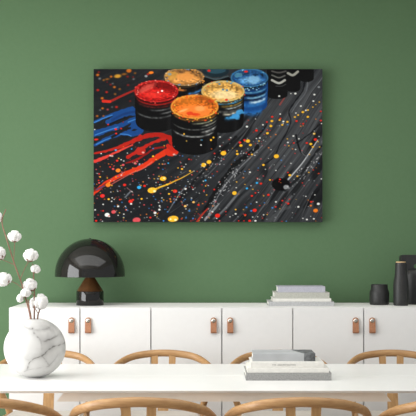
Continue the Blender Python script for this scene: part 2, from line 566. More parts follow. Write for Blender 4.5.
def boll_mesh(seed, w, h, tilt=0.0):
    b = bmesh.new()
    bmesh.ops.create_icosphere(b, subdivisions=4, radius=1.0)
    r_ = random.Random(seed)
    dirs = []
    ph = r_.random() * 6.28
    for k in range(4):
        a = ph + k * PI / 2 + r_.uniform(-.2, .2)
        dirs.append(Vector((math.cos(a), math.sin(a), r_.uniform(-.15, .35))).normalized())
    dirs.append(Vector((r_.uniform(-.3, .3), r_.uniform(-.3, .3), 1)).normalized())
    off = Vector((seed * 3.1, seed * 1.7, seed * .9))
    for v in b.verts:
        d = v.co.normalized()
        ks = sorted((d.dot(q) for q in dirs), reverse=True)
        crease = min(1.0, (ks[0] - ks[1]) / .22)
        r = .78 + .20 * crease + .11 * mnoise.noise(d * 2.5 + off) + .04 * mnoise.noise(d * 8 + off)
        v.co = d * r
    mat = Matrix.Rotation(tilt, 3, 'Y') @ Matrix.Diagonal(Vector((w / 2, (w + h) / 4, h / 2)))
    for v in b.verts:
        v.co = mat @ v.co
    return b


def branch(label, stem, twigs, bolls, dy=0.0):
    base = PX(stem[0][0], stem[0][1], VD + dy * .3)
    t = thing('cotton_branch', label, 'cotton branch', base, group='cotton branches in the marble vase')
    inside = PX(34.7 + (stem[0][0] - 34.7) * .4, 352, VD) - base
    st = [PX(a, b_, VD + dy * (.3 + .7 * k / max(1, len(stem) - 1))) - base for k, (a, b_) in enumerate(stem)]
    n_ = len(st)
    rads = [.0034] + [.0034 - .0015 * k / n_ for k in range(n_)]
    obj('stem', sweep([inside] + st, rads, ref=(0, 1, 0), seg=8, n=6), 'twig', t)
    for tw in twigs:
        k0 = [PX(a, b_, VD + dy * .7) - base for a, b_ in tw]
        obj('twig', sweep(k0, [.0015] * len(k0), ref=(0, 1, 0), seg=6, n=4), 'twig', t)
    for (bx, by, w, h, tl, sd, (hx_, hy_)) in bolls:
        ddy = dy * .7 + (sd % 3 - 1) * .006
        c = PX(bx, by, VD + ddy) - base
        s = (VD + ddy) / F
        bo = obj('cotton_boll', boll_mesh(sd, w * s * 1.05, h * s * 1.08, tl), 'cotton', t, loc=c, angle=180)
        bo['label'] = 'fluffy white cotton boll'
        # husk: five thin pointed sepals cupping the boll on the stem side
        d = Vector((hx_ - bx, 0, -(hy_ - by)))
        d = d.normalized() if d.length > 0 else Vector((0, 0, -1))
        hb = bmesh.new()
        q = d.to_track_quat('-Z', 'Y').to_matrix()
        R_ = min(w, h) * s * .5
        for k in range(5):
            a = k * 2 * PI / 5 + sd
            A = []
            for (rr, zz, ww) in [(.12, -1.14, .10), (.42, -1.02, .17), (.72, -.80, .13), (.90, -.55, .01)]:
                cA, sA = math.cos(a), math.sin(a)
                for sg in (-1, 1):
                    A.append((rr * cA - sg * ww * sA, rr * sA + sg * ww * cA, zz))
            outr = [hb.verts.new(q @ (Vector(p) * R_)) for p in A]
            inr = [hb.verts.new(q @ (Vector(p) * R_ * .93)) for p in A]
            for e in range(3):
                hb.faces.new((outr[2 * e], outr[2 * e + 1], outr[2 * e + 3], outr[2 * e + 2]))
                hb.faces.new((inr[2 * e], inr[2 * e + 2], inr[2 * e + 3], inr[2 * e + 1]))
                hb.faces.new((outr[2 * e], outr[2 * e + 2], inr[2 * e + 2], inr[2 * e]))
                hb.faces.new((outr[2 * e + 1], inr[2 * e + 1], inr[2 * e + 3], outr[2 * e + 3]))
            hb.faces.new((outr[0], inr[0], inr[1], outr[1]))
            hb.faces.new((outr[6], outr[7], inr[7], inr[6]))
        obj('husk', hb, 'husk', bo)
    return t


branch('tallest cotton branch, bending left out of the marble vase past the frame edge',
       [(30.5, 318.5), (25.3, 297), (21.5, 283), (14.5, 264), (7, 240), (2, 222), (5.8, 209.5)],
       [[(14.8, 265), (8, 262), (3, 260)], [(13.5, 262), (14.3, 250), (14.8, 241)], [(22, 288), (17, 284), (11, 281)], [(20.5, 279), (24.5, 269), (28.5, 261.5)], [(25, 296), (22, 299)]],
       [(-1.5, 217, 7.5, 10, 0, 1, (1.5, 220)), (14.5, 236.3, 13, 10.8, 0, 2, (14.8, 241)), (-.5, 253.5, 12, 13, 0, 3, (3, 260)),
        (3.5, 279.5, 16.5, 13, -.45, 6, (11, 281)), (30.8, 255.2, 14.5, 12.2, 0, 4, (28.5, 261.5)), (20.2, 298.3, 7, 8.2, 0, 9, (25, 296))], dy=-.03)
branch('upright cotton branch with three white bolls, in the middle of the vase opening',
       [(34.2, 318.5), (34.6, 303), (34.2, 290), (33.4, 272), (32.6, 264)],
       [[(34.2, 288), (32.5, 284)], [(34.3, 296), (30.5, 292), (28, 291)]],
       [(35.7, 269, 10, 8, .3, 5, (33.4, 272)), (30, 285, 13.5, 12.3, 0, 7, (34, 290))], dy=.01)
branch('short straight cotton branch tucked close beside the tallest one in the vase',
       [(31, 318.5), (29.2, 308), (28.3, 300)], [], [(25.6, 292.8, 10.5, 8.6, 0, 8, (28.3, 299))], dy=-.045)
branch('short rightmost cotton branch with a large double boll low over the vase',
       [(37.6, 318.5), (39, 312), (39.8, 309)], [[(38.4, 314), (35.5, 309)]],
       [(41, 301.8, 13.5, 15.5, 0, 10, (39.8, 309)), (33.8, 303, 8, 11, 0, 11, (35.5, 309))], dy=.02)

# ================================================================ lamp
LD = 5.83
ls = LD / F
lx = (90 - 208) * ls
lamp = thing('table_lamp', 'glossy black mushroom dome lamp standing on the white sideboard', 'lamp', (lx, LD, ST))
zb = lambda py: (H - (py - HZ) * ls) - ST
rb = .0785
cy0, cy1 = zb(291), zb(276)
obj('base', add_lathe(bmesh.new(), [(0, 0), (rb, 0), (rb + .0008, .002), (rb + .0008, cy0 - .003), (rb - .001, cy0), (.02, cy0), (0, cy0)], 96), 'lamp_black', lamp)
obj('cone', add_lathe(bmesh.new(), [(rb - .0015, cy0 + .0002), (rb - .002, cy0 + .001), (.0235, cy1 - .003), (.0205, cy1 + .004), (.0205, cy1 + .06), (0, cy1 + .06)], 96), 'lamp_cone_brown', lamp)['label'] = 'dark cone with a brown reflection in its colour'
rz_, rt = zb(276.5), zb(238.6)
Rd = .2025
prof = []
hh = rt - rz_ - .012
for k in range(49):
    a = PI / 2 * k / 48
    prof.append((Rd * math.cos(a) if k < 48 else 0, rz_ + .012 + hh * math.sin(a)))
prof = [(Rd - .0035, rz_ + .0005), (Rd - .001, rz_), (Rd, rz_ + .001)] + prof
inn = [(0, rt - .004)] + [((Rd - .0035) * math.cos(PI / 2 * k / 32), rz_ + .012 + (hh - .004) * math.sin(PI / 2 * k / 32)) for k in range(31, -1, -1)]
shade = obj('lamp_shade', add_lathe(bmesh.new(), prof + inn + [prof[0]], 128), 'lamp_black', lamp)
bmesh_fin = bmesh.new()
add_lathe(bmesh_fin, [(0, rt + .0035), (.006, rt + .003), (.008, rt), (.008, rt - .004), (0, rt - .004)], 24)
obj('finial', bmesh_fin, 'dark_metal', shade)
obj('neck', add_lathe(bmesh.new(), [(0, cy1 + .06), (.006, cy1 + .06), (.006, rt - .004), (0, rt - .004)], 20), 'dark_metal', lamp)

# ================================================================ black ceramics
def lathe_thing(name, label, cat, px, d, prof_px, parts_extra=None, mat='ceramic'):
    s = d / F
    pr = [(r * s, (H - (y - HZ) * s) - ST) for r, y in prof_px]
    pr[0] = (0, 0); pr[1] = (pr[1][0], 0)
    return s, pr


s, pr = lathe_thing('', '', '', 0, 5.87, [(0, 304.7), (8.9, 304.7), (9.5, 303.8), (9.75, 301), (9.75, 293), (9.3, 290.8), (8.4, 289.2), (8.3, 285), (8.1, 284.4), (7.5, 284.4), (7.4, 286), (8.6, 292), (8.6, 302), (0, 302.5)])
o = obj('ceramic_pot', add_lathe(bmesh.new(), pr, 64), 'ceramic', loc=((379.3 - 208) * s, 5.87, ST))
o['label'] = 'short wide matt black pot, left of the two taller black vessels'
o['category'] = 'pot'
s, pr = lathe_thing('', '', '', 0, 5.79, [(0, 305.5), (6.9, 305.5), (7.4, 304.6), (7.5, 302), (7.5, 285), (7.2, 281), (6.3, 276.5), (5.9, 273), (5.75, 264), (5.5, 262.8), (4.9, 262.6), (0, 262.8)])
bt = thing('bottle', 'slim matt black bottle with a flat pale wooden stopper on the sideboard', 'bottle', ((400.9 - 208) * s, 5.79, ST))
obj('body', add_lathe(bmesh.new(), pr, 64), 'ceramic', bt)
zt_ = pr[-1][1]
obj('stopper', add_lathe(bmesh.new(), [(0, zt_ - .002), (.028, zt_ - .002), (.0285, zt_ + .005), (.027, zt_ + .007), (0, zt_ + .007)], 40), 'lidwood', bt)['label'] = 'flat pale wooden stopper'
# tall carafe with a bar handle over the top
d = 5.95
s = d / F
cf = thing('carafe', 'large black carafe with a thick bar handle, cut by the right frame edge', 'carafe', ((417.5 - 208) * s, d, ST))
zz = lambda y: (H - (y - HZ) * s) - ST
rB = 15.5 * s
obj('body', add_lathe(bmesh.new(), [(0, 0), (rB - .004, 0), (rB, .004), (rB, zz(275)), (rB - .006, zz(270.5)), (rB - .012, zz(269.5)), (0, zz(269))], 72), 'ceramic', cf)
# handle: bar with two posts as one plate with an oval opening
b = bmesh.new()
hw = 17.5 * s
zT, zM, zB = zz(254.8), zz(264), zz(269.8)
no = 32
out, inn = [], []
ow, oh = 4.8 * s, (zM - zB) * .5 + .006
oc = zz(266.2)
for k in range(no):
    a = 2 * PI * k / no
    ca, sa = math.cos(a), math.sin(a)
    inn.append((ow * ca, oc + min(oh, .016) * sa))
    # superellipse outer box
    e = .22
    xx = math.copysign(abs(ca) ** e, ca); zz_ = math.copysign(abs(sa) ** e, sa)
    zc, zh = (zT + zB - .004) / 2, (zT - zB + .004) / 2
    out.append((hw * xx if zz_ > -.2 else (hw - .022) * xx, zc + zh * zz_))
dp = .028
vo = [[b.verts.new((x, sy * dp, z)) for x, z in out] for sy in (-1, 1)]
vi = [[b.verts.new((x, sy * dp, z)) for x, z in inn] for sy in (-1, 1)]
for k in range(no):
    j = (k + 1) % no
    b.faces.new((vo[0][k], vo[0][j], vi[0][j], vi[0][k]))
    b.faces.new((vo[1][k], vi[1][k], vi[1][j], vo[1][j]))
    b.faces.new((vo[0][k], vo[1][k], vo[1][j], vo[0][j]))
    b.faces.new((vi[0][k], vi[0][j], vi[1][j], vi[1][k]))
obj('handle', b, 'ceramic', cf, angle=35)


# ================================================================ books
def book(label, x0, x1, yf, yb, z0, h, cover, group, spine_round=0.0, th=.003, extra=None):
    xc = (x0 + x1) / 2
    t = thing('book', label, 'book', (xc, (yf + yb) / 2, z0), group=group)
    w2, d2 = (x1 - x0) / 2, (yb - yf) / 2
    # hardback case: two boards and the spine as one C-shaped wrap, spine towards the camera
    b = bmesh.new()
    pr = [(-d2, .0008), (-d2 + .0008, 0), (d2, 0), (d2, th), (-d2 + .004, th), (-d2 + .004, h - th), (d2, h - th), (d2, h), (-d2 + .0008, h), (-d2, h - .0008)]
    A = [b.verts.new((-w2, y, z)) for y, z in pr]
    B = [b.verts.new((w2, y, z)) for y, z in pr]
    for k in range(len(pr)):
        j = (k + 1) % len(pr)
        b.faces.new((A[k], A[j], B[j], B[k]))
    for q in [(0, 1, 8, 9), (1, 4, 5, 8), (1, 2, 3, 4), (5, 6, 7, 8)]:
        b.faces.new([A[i_] for i_ in q]); b.faces.new([B[i_] for i_ in reversed(q)])
    obj('cover', b, cover, t, smooth=False)
    obj('pages', box(-w2 + .004, w2 - .004, -d2 + .0041, d2 - .005, th, h - th), 'paper', t, smooth=False)
    return t, w2, d2


GT, GS = 'books stacked on the table', 'books stacked on the sideboard'
d = 4.31; s = d / F
zz1 = .0325
book('large grey linen book at the bottom of the pile on the table', (246 - 208) * s, (331.5 - 208) * s, d, d + .25, TT, zz1, 'bk_grey', GT)
d2_ = 4.313; s = d2_ / F
hA = 4.7 * s
book('plain thin white book on the large grey one, table pile', (247.5 - 208) * s, (329 - 208) * s, d2_, d2_ + .245, TT + zz1, hA, 'bk_white', GT)
d2_ = 4.325; s = d2_ / F
h2 = 5.6 * s
zz1 = zz1 + hA
t2, w2, dd2 = book('white book with small grey spine lettering, third from the bottom of the table pile', (250.7 - 208) * s, (324 - 208) * s, d2_, d2_ + .20, TT + zz1, h2, 'bk_white', GT)
# tiny lettering on the spine (a short word and a long one)
b = bmesh.new()
rr = random.Random(3)
tx = (272.5 - 208) * s - t2.location.x
zc = h2 * .5
lw = .0046
glyphs = [1, 1, 1, 0, 1, 1, 1, 1, 1, 1, 1, 1, 1, 1, 1, 1, 1, 1]
for gI, gl in enumerate(glyphs):
    x = tx + gI * lw * 1.22
    if not gl:
        continue
    hh_ = .0028
    y = -dd2 - .0004
    kind = rr.randint(0, 3)
    add_box(b, x, x + .0011, y, y + .0006, zc - hh_, zc + hh_)
    if kind in (0, 2):
        add_box(b, x + lw - .0018, x + lw - .0007, y, y + .0006, zc - hh_, zc + hh_)
    if kind in (1, 2, 3):
        add_box(b, x + .0009, x + lw - .0008, y, y + .0006, zc + hh_ - .0012, zc + hh_)
    if kind in (0, 1):
        add_box(b, x + .0009, x + lw - .0016, y, y + .0006, zc - .0006, zc + .0006)
    if kind == 3:
        add_box(b, x + .0009, x + lw - .0008, y, y + .0006, zc - hh_, zc - hh_ + .0012)
obj('lettering', b, 'ink', t2, smooth=False)
d3 = 4.36; s = d3 / F
h3 = .0330
t3, w3, dd3 = book('pale grey book with a charcoal corner, topmost on the table pile', (252.7 - 208) * s, (315.2 - 208) * s, d3, d3 + .165, TT + zz1 + h2, h3, 'bk_pale', GT)
# charcoal end of the jacket: wraps spine and slants across the front board
b = bmesh.new()
xs = (304 - 208) * s - t3.location.x
xb = xs - .045
e = .0004
t_ = .0004
def prism(bm_, lo, hi):
    a_ = [bm_.verts.new(p) for p in lo]; c_ = [bm_.verts.new(p) for p in hi]
    bm_.faces.new(a_); bm_.faces.new(list(reversed(c_)))
    for k in range(4):
        j = (k + 1) % 4
        bm_.faces.new((a_[k], c_[k], c_[j], a_[j]))
add_box(b, xs, w3 + t_, -dd3 - t_, -dd3, .0002, h3 + t_)
q4 = [(xs, -dd3), (w3 + t_, -dd3), (w3 + t_, dd3), (xb, dd3)]
prism(b, [(x, y, h3 + .00002) for x, y in q4], [(x, y, h3 + t_) for x, y in q4])
obj('jacket_corner', b, 'bk_dark', t3, smooth=False)['label'] = 'charcoal printed end of the jacket'

d = 5.73; s = d / F
z = ST
for (x0, x1, yt, yb_, cov, dep, dd, lab) in [
    (268.7, 334.2, 301.6, 306.3, 'bk_lite', .23, 0, 'light grey linen book at the bottom of the sideboard pile'),
    (273.2, 331.3, 298.2, 301.6, 'bk_white', .24, .004, 'thin white book second from the bottom of the sideboard pile'),
    (274.6, 329.6, 291.8, 298.2, 'bk_beige', .23, .008, 'greige linen book third from the bottom of the sideboard pile'),
    (278, 325.4, 285.4, 291.8, 'bk_lav', .18, .012, 'lavender grey book on top of the sideboard pile')]:
    hgt = (yb_ - yt) * s * .94
    book(lab, (x0 - 208) * s, (x1 - 208) * s, d + dd, d + dd + dep, z, hgt, cov, GS, th=min(.003, hgt * .18))
    z += hgt

# ================================================================ the picture on the wall
RES = 3
X0, X1, Y0, Y1 = 93.5, 322.5, 69.0, 222.0
nx, ny = int((X1 - X0) * RES), int((Y1 - Y0) * RES)
xs = np.linspace(X0, X1, nx); ys = np.linspace(Y0, Y1, ny)
GX, GY = np.meshgrid(xs, ys)
rng = np.random.default_rng(11)


def vnoise(u, v, seed):
    r = np.random.default_rng(seed).random((256, 256))
    iu = np.floor(u).astype(int); iv = np.floor(v).astype(int)
    fu = u - iu; fv = v - iv
    fu = fu * fu * (3 - 2 * fu); fv = fv * fv * (3 - 2 * fv)
    g = lambda a, c: r[(iv + c) % 256, (iu + a) % 256]
    return (g(0, 0) * (1 - fu) + g(1, 0) * fu) * (1 - fv) + (g(0, 1) * (1 - fu) + g(1, 1) * fu) * fv


def ss(a, b_, x):
    t = np.clip((x - a) / (b_ - a), 0, 1)
    return t * t * (3 - 2 * t)


IMG = np.zeros((ny, nx, 3))


def blend(mask, col):
    global IMG
    mk = mask[..., None]
    IMG[:] = IMG * (1 - mk) + np.array(col, float) * mk


# ground: dark board, lighter and ridged to the right
tR = ss(120, 300, GX + (GY - 145) * -.25)
base = 26 + 40 * tR - 10 * ss(160, 222, GY) * tR - 14 * (1 - ss(69, 100, GY)) * tR
IMG[..., 0] = base; IMG[..., 1] = base + 2; IMG[..., 2] = base + 5
tx_ = np.linspace(X0, X1, nx)
ang = np.radians(20 + 37 * np.clip((tx_ - 100) / 200, 0, 1))
T = np.concatenate([[0], np.cumsum(np.tan(ang))[:-1]]) * (tx_[1] - tx_[0])
V = (GY + T[None, :])
CO = np.cos(ang)[None, :]
wv = 3.0 * (vnoise(GX / 22, GY / 22, 5) - .5)
Vn = V * .62 + wv
s1 = vnoise(Vn / 1.1, GX / 22, 1); s2 = vnoise(Vn / 2.6, GX / 40, 2); s3 = vnoise(Vn / .6, GX / 12, 3)
st = (s1 - .5) * .5 + (s2 - .5) * .6 + (s3 - .5) * .25
amp = 10 + 44 * tR
IMG += (st * amp)[..., None]
# bright ridges and black cracks
rid = ss(.80, .95, vnoise(Vn / 1.5, GX / 18, 7)) * ss(.45, .7, vnoise(GX / 16, GY / 14, 8)) * ss(140, 200, GX)
blend(rid * .55, (150, 152, 156))
crk = (1 - ss(.04, .13, vnoise(Vn / 2.0, GX / 24, 9))) * ss(150, 210, GX)
blend(crk * .85, (12, 13, 15))
dk = ss(.62, .78, vnoise(Vn / 5, GX / 20, 12)) * ss(.5, .75, vnoise(GX / 25, GY / 20, 13)) * ss(170, 200, GX)
blend(dk * .7, (14, 15, 17))


def dist_poly(pts):
    """distance to polyline + interpolated parameter"""
    best = np.full(GX.shape, 1e9); par = np.zeros(GX.shape)
    n = len(pts) - 1
    for i in range(n):
        (ax, ay), (bx, by) = pts[i][:2], pts[i + 1][:2]
        dx, dy = bx - ax, by - ay
        t = np.clip(((GX - ax) * dx + (GY - ay) * dy) / (dx * dx + dy * dy + 1e-9), 0, 1)
        d_ = np.hypot(GX - ax - t * dx, GY - ay - t * dy)
        k = d_ < best
        best = np.where(k, d_, best); par = np.where(k, (i + t) / n, par)
    return best, par


def GXM(p):
    return sum(q[0] for q in p) / len(p)


def stroke(pts, w0, w1, col, soft=.35, a=1.0, rough=0.0):
    P2 = [(p.x, p.y) for p in catmull([(q[0], q[1], 0) for q in pts], 5)]
    d_, t = dist_poly(P2)
    w = (w0 + (w1 - w0) * t) / 2 * (1.15 if col[2] > 100 and GXM(pts) < 142 and pts[0][1] < 150 else .84 if w0 > 1.7 and GXM(pts) < 180 else 1.0)
    if rough:
        w = w * (1 + rough * (vnoise(GX / 3.1, GY / 2.2, 21) - .5) * 2)
    blend((1 - ss(-soft, soft, d_ - w)) * a, col)


def ell(cx_, cy_, rx, ry, col, soft=.35, a=1.0, rot=0.0, rough=0.0):
    c_, s_ = math.cos(rot), math.sin(rot)
    x0i = max(0, int((cx_ - 1.6 * max(rx, ry) - 2 - X0) * RES)); x1i = min(nx, int((cx_ + 1.6 * max(rx, ry) + 2 - X0) * RES) + 1)
    y0i = max(0, int((cy_ - 1.6 * max(rx, ry) - 2 - Y0) * RES)); y1i = min(ny, int((cy_ + 1.6 * max(rx, ry) + 2 - Y0) * RES) + 1)
    if x1i <= x0i or y1i <= y0i:
        return
    gx = GX[y0i:y1i, x0i:x1i] - cx_; gy = GY[y0i:y1i, x0i:x1i] - cy_
    u = gx * c_ + gy * s_; v = -gx * s_ + gy * c_
    r = np.hypot(u / rx, v / ry)
    if rough:
        r = r + rough * (vnoise((gx + cx_) / 2.3, (gy + cy_) / 2.3, 31) - .5)
    k = soft / min(rx, ry)
    mk = ((1 - ss(1 - k, 1 + k, r)) * a)[..., None]
    IMG[y0i:y1i, x0i:x1i] = IMG[y0i:y1i, x0i:x1i] * (1 - mk) + np.array(col, float) * mk


R_ = (222, 40, 28); Y_ = (240, 182, 44); O_ = (232, 122, 34); Wt = (226, 226, 222); B_ = (60, 130, 205); Cy = (50, 165, 225); P_ = (208, 78, 84); G_ = (130, 134, 138)
# long light ridges on the right
for q in [((287, 181), (295, 172), (304, 161), (318, 140)), ]:
    stroke(q, 1.6, .9, (185, 187, 190))
for q, w, c, a in [(((285, 190), (300, 176), (312, 158), (322, 146)), 3, (14, 15, 17), .7),
                   (((296, 135), (300, 150), (305, 155)), 1.6, (16, 17, 19), .9), (((305, 146), (302, 152), (308, 158)), 1.2, (110, 112, 116), .7),
                   (((305, 78), (303, 90), (294, 103), (289, 112), (291, 121), (287, 132), (281, 142), (274, 157), (262, 166)), 1.5, (17, 18, 22), .85),
                   (((308, 80), (306, 92), (297, 104), (292, 112)), 1.2, (118, 122, 128), .6),
                   (((322, 122), (312, 132), (300, 141), (296, 143)), 1.5, (16, 17, 20), .8),
                   (((278, 78), (264, 100), (256, 118), (240, 140), (222, 160), (205, 178)), 1.4, (112, 114, 118), .55),
                   (((276, 82), (260, 112), (250, 128), (237, 148)), 1.6, (20, 21, 24), .7),
                   (((262, 146), (250, 158), (238, 170), (222, 190), (205, 221)), 1.3, (150, 152, 156), .6),
                   (((258, 147), (246, 156), (232, 168), (214, 194), (204, 212)), 4.5, (12, 13, 14), .85),
                   (((236, 137), (222, 150), (206, 168), (190, 186), (176, 204)), 2.6, (15, 16, 18), .8),
                   (((186, 186), (178, 196), (168, 212)), 1.0, (150, 152, 156), .6), (((183, 190), (172, 205)), .8, (120, 122, 126), .6),
                   (((205, 220), (212, 212), (219, 204)), 2.2, (160, 162, 164), .7),
                   (((319, 190), (306, 208), (300, 222)), 1.6, (14, 15, 17), .8), (((292, 196), (280, 212), (274, 222)), 1.2, (130, 132, 136), .5),
                   (((268, 222), (282, 210), (290, 207)), 4, (96, 98, 100), .45), (((300, 222), (307, 204), (313, 192)), 1, (128, 130, 134), .5),
                   (((252, 222), (268, 200), (284, 176)), 1, (108, 110, 114), .6), (((240, 222), (262, 190), (282, 164)), 1, (20, 21, 23), .6),
                   (((125, 197.5), (131, 191)), 1.6, (120, 126, 134), .8), (((127, 188), (133, 193)), .8, (150, 110, 110), .8)]:
    stroke(q, w, w * .8, c, a=a, rough=.4)
# crumbly specks in the black furrows
for (xa, ya), (xb_, yb2), n_ in [((238, 168), (205, 214), 190), ((226, 150), (190, 188), 80), ((262, 140), (240, 160), 40), ((322, 150), (296, 186), 60), ((300, 180), (318, 160), 40)]:
    for _ in range(n_):
        t = rng.random()
        if rng.random() < .5:
            continue
        g = rng.normal(0, 2.8, 2)
        v_ = rng.integers(110, 230)
        ell(xa + (xb_ - xa) * t + g[0], ya + (yb2 - ya) * t + g[1], rng.uniform(.35, .9), rng.uniform(.3, .55), (v_, v_, v_ + 2), a=.8, rot=-.8)

# ---- blue paint run, left
BL = (22, 68, 132); BD = (18, 50, 104); BH = (70, 140, 214)
stroke([(94, 122), (104, 117.5), (115, 113.5), (132, 108)], 2, 3.5, BL, rough=.3)
stroke([(108, 121.5), (116, 117.5), (128, 112.5), (141, 112)], 4, 7.5, BL, rough=.3)
stroke([(112, 120), (124, 114), (138, 111)], 2, 2, BD, a=.7)
stroke([(94, 133.5), (108, 129.5), (122, 124.5), (134, 119), (141, 117)], 5.5, 4, BL, rough=.3)
stroke([(95, 145), (105, 139.5), (114, 136), (122, 133), (134, 133.5), (141, 131)], 2.5, 5, BL, rough=.3)
stroke([(129, 130), (134, 125.5), (141, 124)], 4, 9, BL, rough=.3)
for q in [((95, 135), (106, 131), (118, 127)), ((96, 144.5), (105, 140), (112, 137.5)), ((120, 134), (127, 134.5), (131, 136)), ((94, 122.5), (104, 118), (112, 115)), ((128, 122), (136, 119))]:
    stroke(q, .9, .8, BH, a=.8)
stroke([(110, 124), (120, 119.5), (128, 117)], 1.6, 1.6, (16, 18, 24))
stroke([(112, 137), (124, 130), (130, 128)], 3, 2.4, (22, 23, 26))

# ---- red paint run
RR = (184, 34, 22); RO = (222, 54, 22); RD = (140, 22, 18); RP = (238, 110, 96)
stroke([(94, 153.5), (106, 151), (118, 147.5), (130, 142.5), (141, 137)], 1.8, 5.5, RR, rough=.35)
stroke([(94, 161.5), (101, 159), (110, 155), (122, 149.5), (132, 145)], 4, 1.8, (222, 62, 52), rough=.35)
stroke([(138, 139), (148, 135.5), (159, 134.8), (169, 138), (173, 145), (175, 151)], 5, 6.5, (176, 30, 20), rough=.25)
stroke([(165, 139), (154, 142), (145, 146.5), (137, 151.5), (128, 157)], 3.2, 4, (186, 34, 24), rough=.4)
ell(140.5, 151, 5, 3.8, (186, 40, 30), rough=.4)
stroke([(164, 147), (154, 149), (146, 154), (136, 160), (126, 163)], 2.4, 2.4, RD, rough=.5)
stroke([(176, 151), (166, 152), (157, 157), (147, 163.5), (137, 169), (124, 174), (112, 180), (102, 186), (93, 194)], 6.5, 4, RO, rough=.25)
ell(171, 151.5, 6.5, 4.6, (214, 46, 24), rough=.2)
stroke([(168, 146), (172, 149), (177, 150)], 5, 5, (196, 36, 22))
stroke([(152, 162), (143, 168.5), (132, 173), (119, 180), (107, 187)], 1.2, .9, RP, a=.7)
stroke([(93.5, 191), (100, 188), (106, 184)], 3, 3, (120, 30, 22), a=.8)
stroke([(96, 190), (104, 186)], 1, 1, (60, 90, 160), a=.7)
for (x, y) in [(143, 152.5), (174, 154.5), (135, 163.5), (112, 156)]:
    ell(x, y, 1.3, .9, (245, 200, 190), a=.8)
stroke([(104, 101), (110, 101.2), (119, 97), (130, 92), (140, 88)], 3.2, 2, (176, 36, 28), a=.85)
stroke([(103, 101), (110, 101.5)], 3.4, 3, (214, 44, 30))
stroke([(280, 104.5), (285, 97)], 1.8, 1.4, (150, 70, 66), a=.85)
stroke([(197, 222), (202, 215), (208, 208.5)], 2.2, 1.2, (186, 50, 36), a=.9)

# ---- jars
def jar(cx_, cy_, rx, ry, bot, fill, fill2, rimc, body, threads, dots, side_hi=(110, 112, 114), fillrim=None, blur=.4):
    # body below the rim
    top = cy_
    bw = rx * (.98 - .075 * np.clip((GY - cy_ - ry) / (bot - cy_), 0, 1))
    inb = (np.abs(GX - cx_) < bw) & (GY > top) & (GY < bot - ry * .9 + ry * .9 * np.sqrt(np.clip(1 - ((GX - cx_) / bw) ** 2, 0, 1)))
    u = (GX - cx_) / bw
    blend(inb * 1.0, body)
    hi = np.exp(-((u - .62) / .10) ** 2) * .10 * inb
    blend(hi, side_hi)
    # screw threads: curved bands around the neck
    for (off, wd, col, a0_, a1_, al) in threads:
        yy_ = cy_ + off + ry * .95 * np.sqrt(np.clip(1 - (u * .98) ** 2, 0, 1))
        band = np.exp(-((GY - yy_) / wd) ** 2) * (np.abs(u) < 1)
        fade = ss(a0_, a0_ + .25, u) * (1 - ss(a1_ - .2, a1_, u))
        nse = .45 + .9 * vnoise(GX / 2.2, GY / 1.4, int(off * 7 + cx_))
        blend(np.clip(band * fade * al * nse, 0, 1), col)
    # mouth
    ell(cx_, cy_ + 2.2, rx, ry, tuple(c * .35 for c in rimc), blur)
    ell(cx_, cy_, rx, ry, rimc, blur)
    ell(cx_, cy_ + ry * .03, rx * .93, ry * .86, fillrim or tuple(c * .75 for c in fill), blur)
    inside = np.hypot((GX - cx_) / (rx * .92), (GY - cy_) / (ry * .85)) < 1
    drip = (vnoise(GX / 1.3, GY / 4.0, int(cx_) + 3) - .35) * 1.1
    blend(np.clip(drip, 0, .8) * inside, fill)
    blend(np.clip(vnoise(GX / 1.6, GY / 5.0, int(cx_) + 8) - .62, 0, 1) * 2.0 * inside * (GX > cx_ + rx * .2), tuple(c * .25 for c in fill))
    ell(cx_, cy_ + ry * .27, rx * .80, ry * .56, fill, .8, rough=.25)
    ell(cx_ + rx * .05, cy_ + ry * .30, rx * .6, ry * .38, fill2, 1.4, .8)
    # bright wet line along the near lip
    aa = np.arctan2((GY - cy_) / ry, (GX - cx_) / rx)
    rr_ = np.hypot((GX - cx_) / rx, (GY - cy_) / ry)
    lip = np.exp(-((rr_ - .97) / .035) ** 2) * ss(.1, .5, np.sin(aa)) * np.clip(vnoise(GX / 1.5, GY / 1.5, int(cx_) + 5) * 1.6 - .4, 0, 1)
    blend(np.clip(lip * .6, 0, 1), tuple(min(255, c * 1.25 + 30) for c in rimc))
    # mottling inside the mouth
    r = np.hypot((GX - cx_) / (rx * .9), (GY - cy_) / (ry * .85)) < 1
    mott = (vnoise(GX / 1.8, GY / 1.2, int(cx_)) - .5) * .55
    IMG[r] = np.clip(IMG[r] * (1 + mott[r][:, None]), 0, 255)
    for (n_, col, sp) in dots:
        for _ in range(n_):
            a_ = rng.uniform(0, 2 * PI); q_ = rng.uniform(.82, 1.02)
            x_ = cx_ + rx * q_ * math.cos(a_); y_ = cy_ + ry * q_ * math.sin(a_) + (rng.uniform(0, sp) if math.sin(a_) > 0 else 0)
            ell(x_, y_, rng.uniform(.4, 1.1), rng.uniform(.35, .8), col, a=.85)


K = (9, 9, 10)
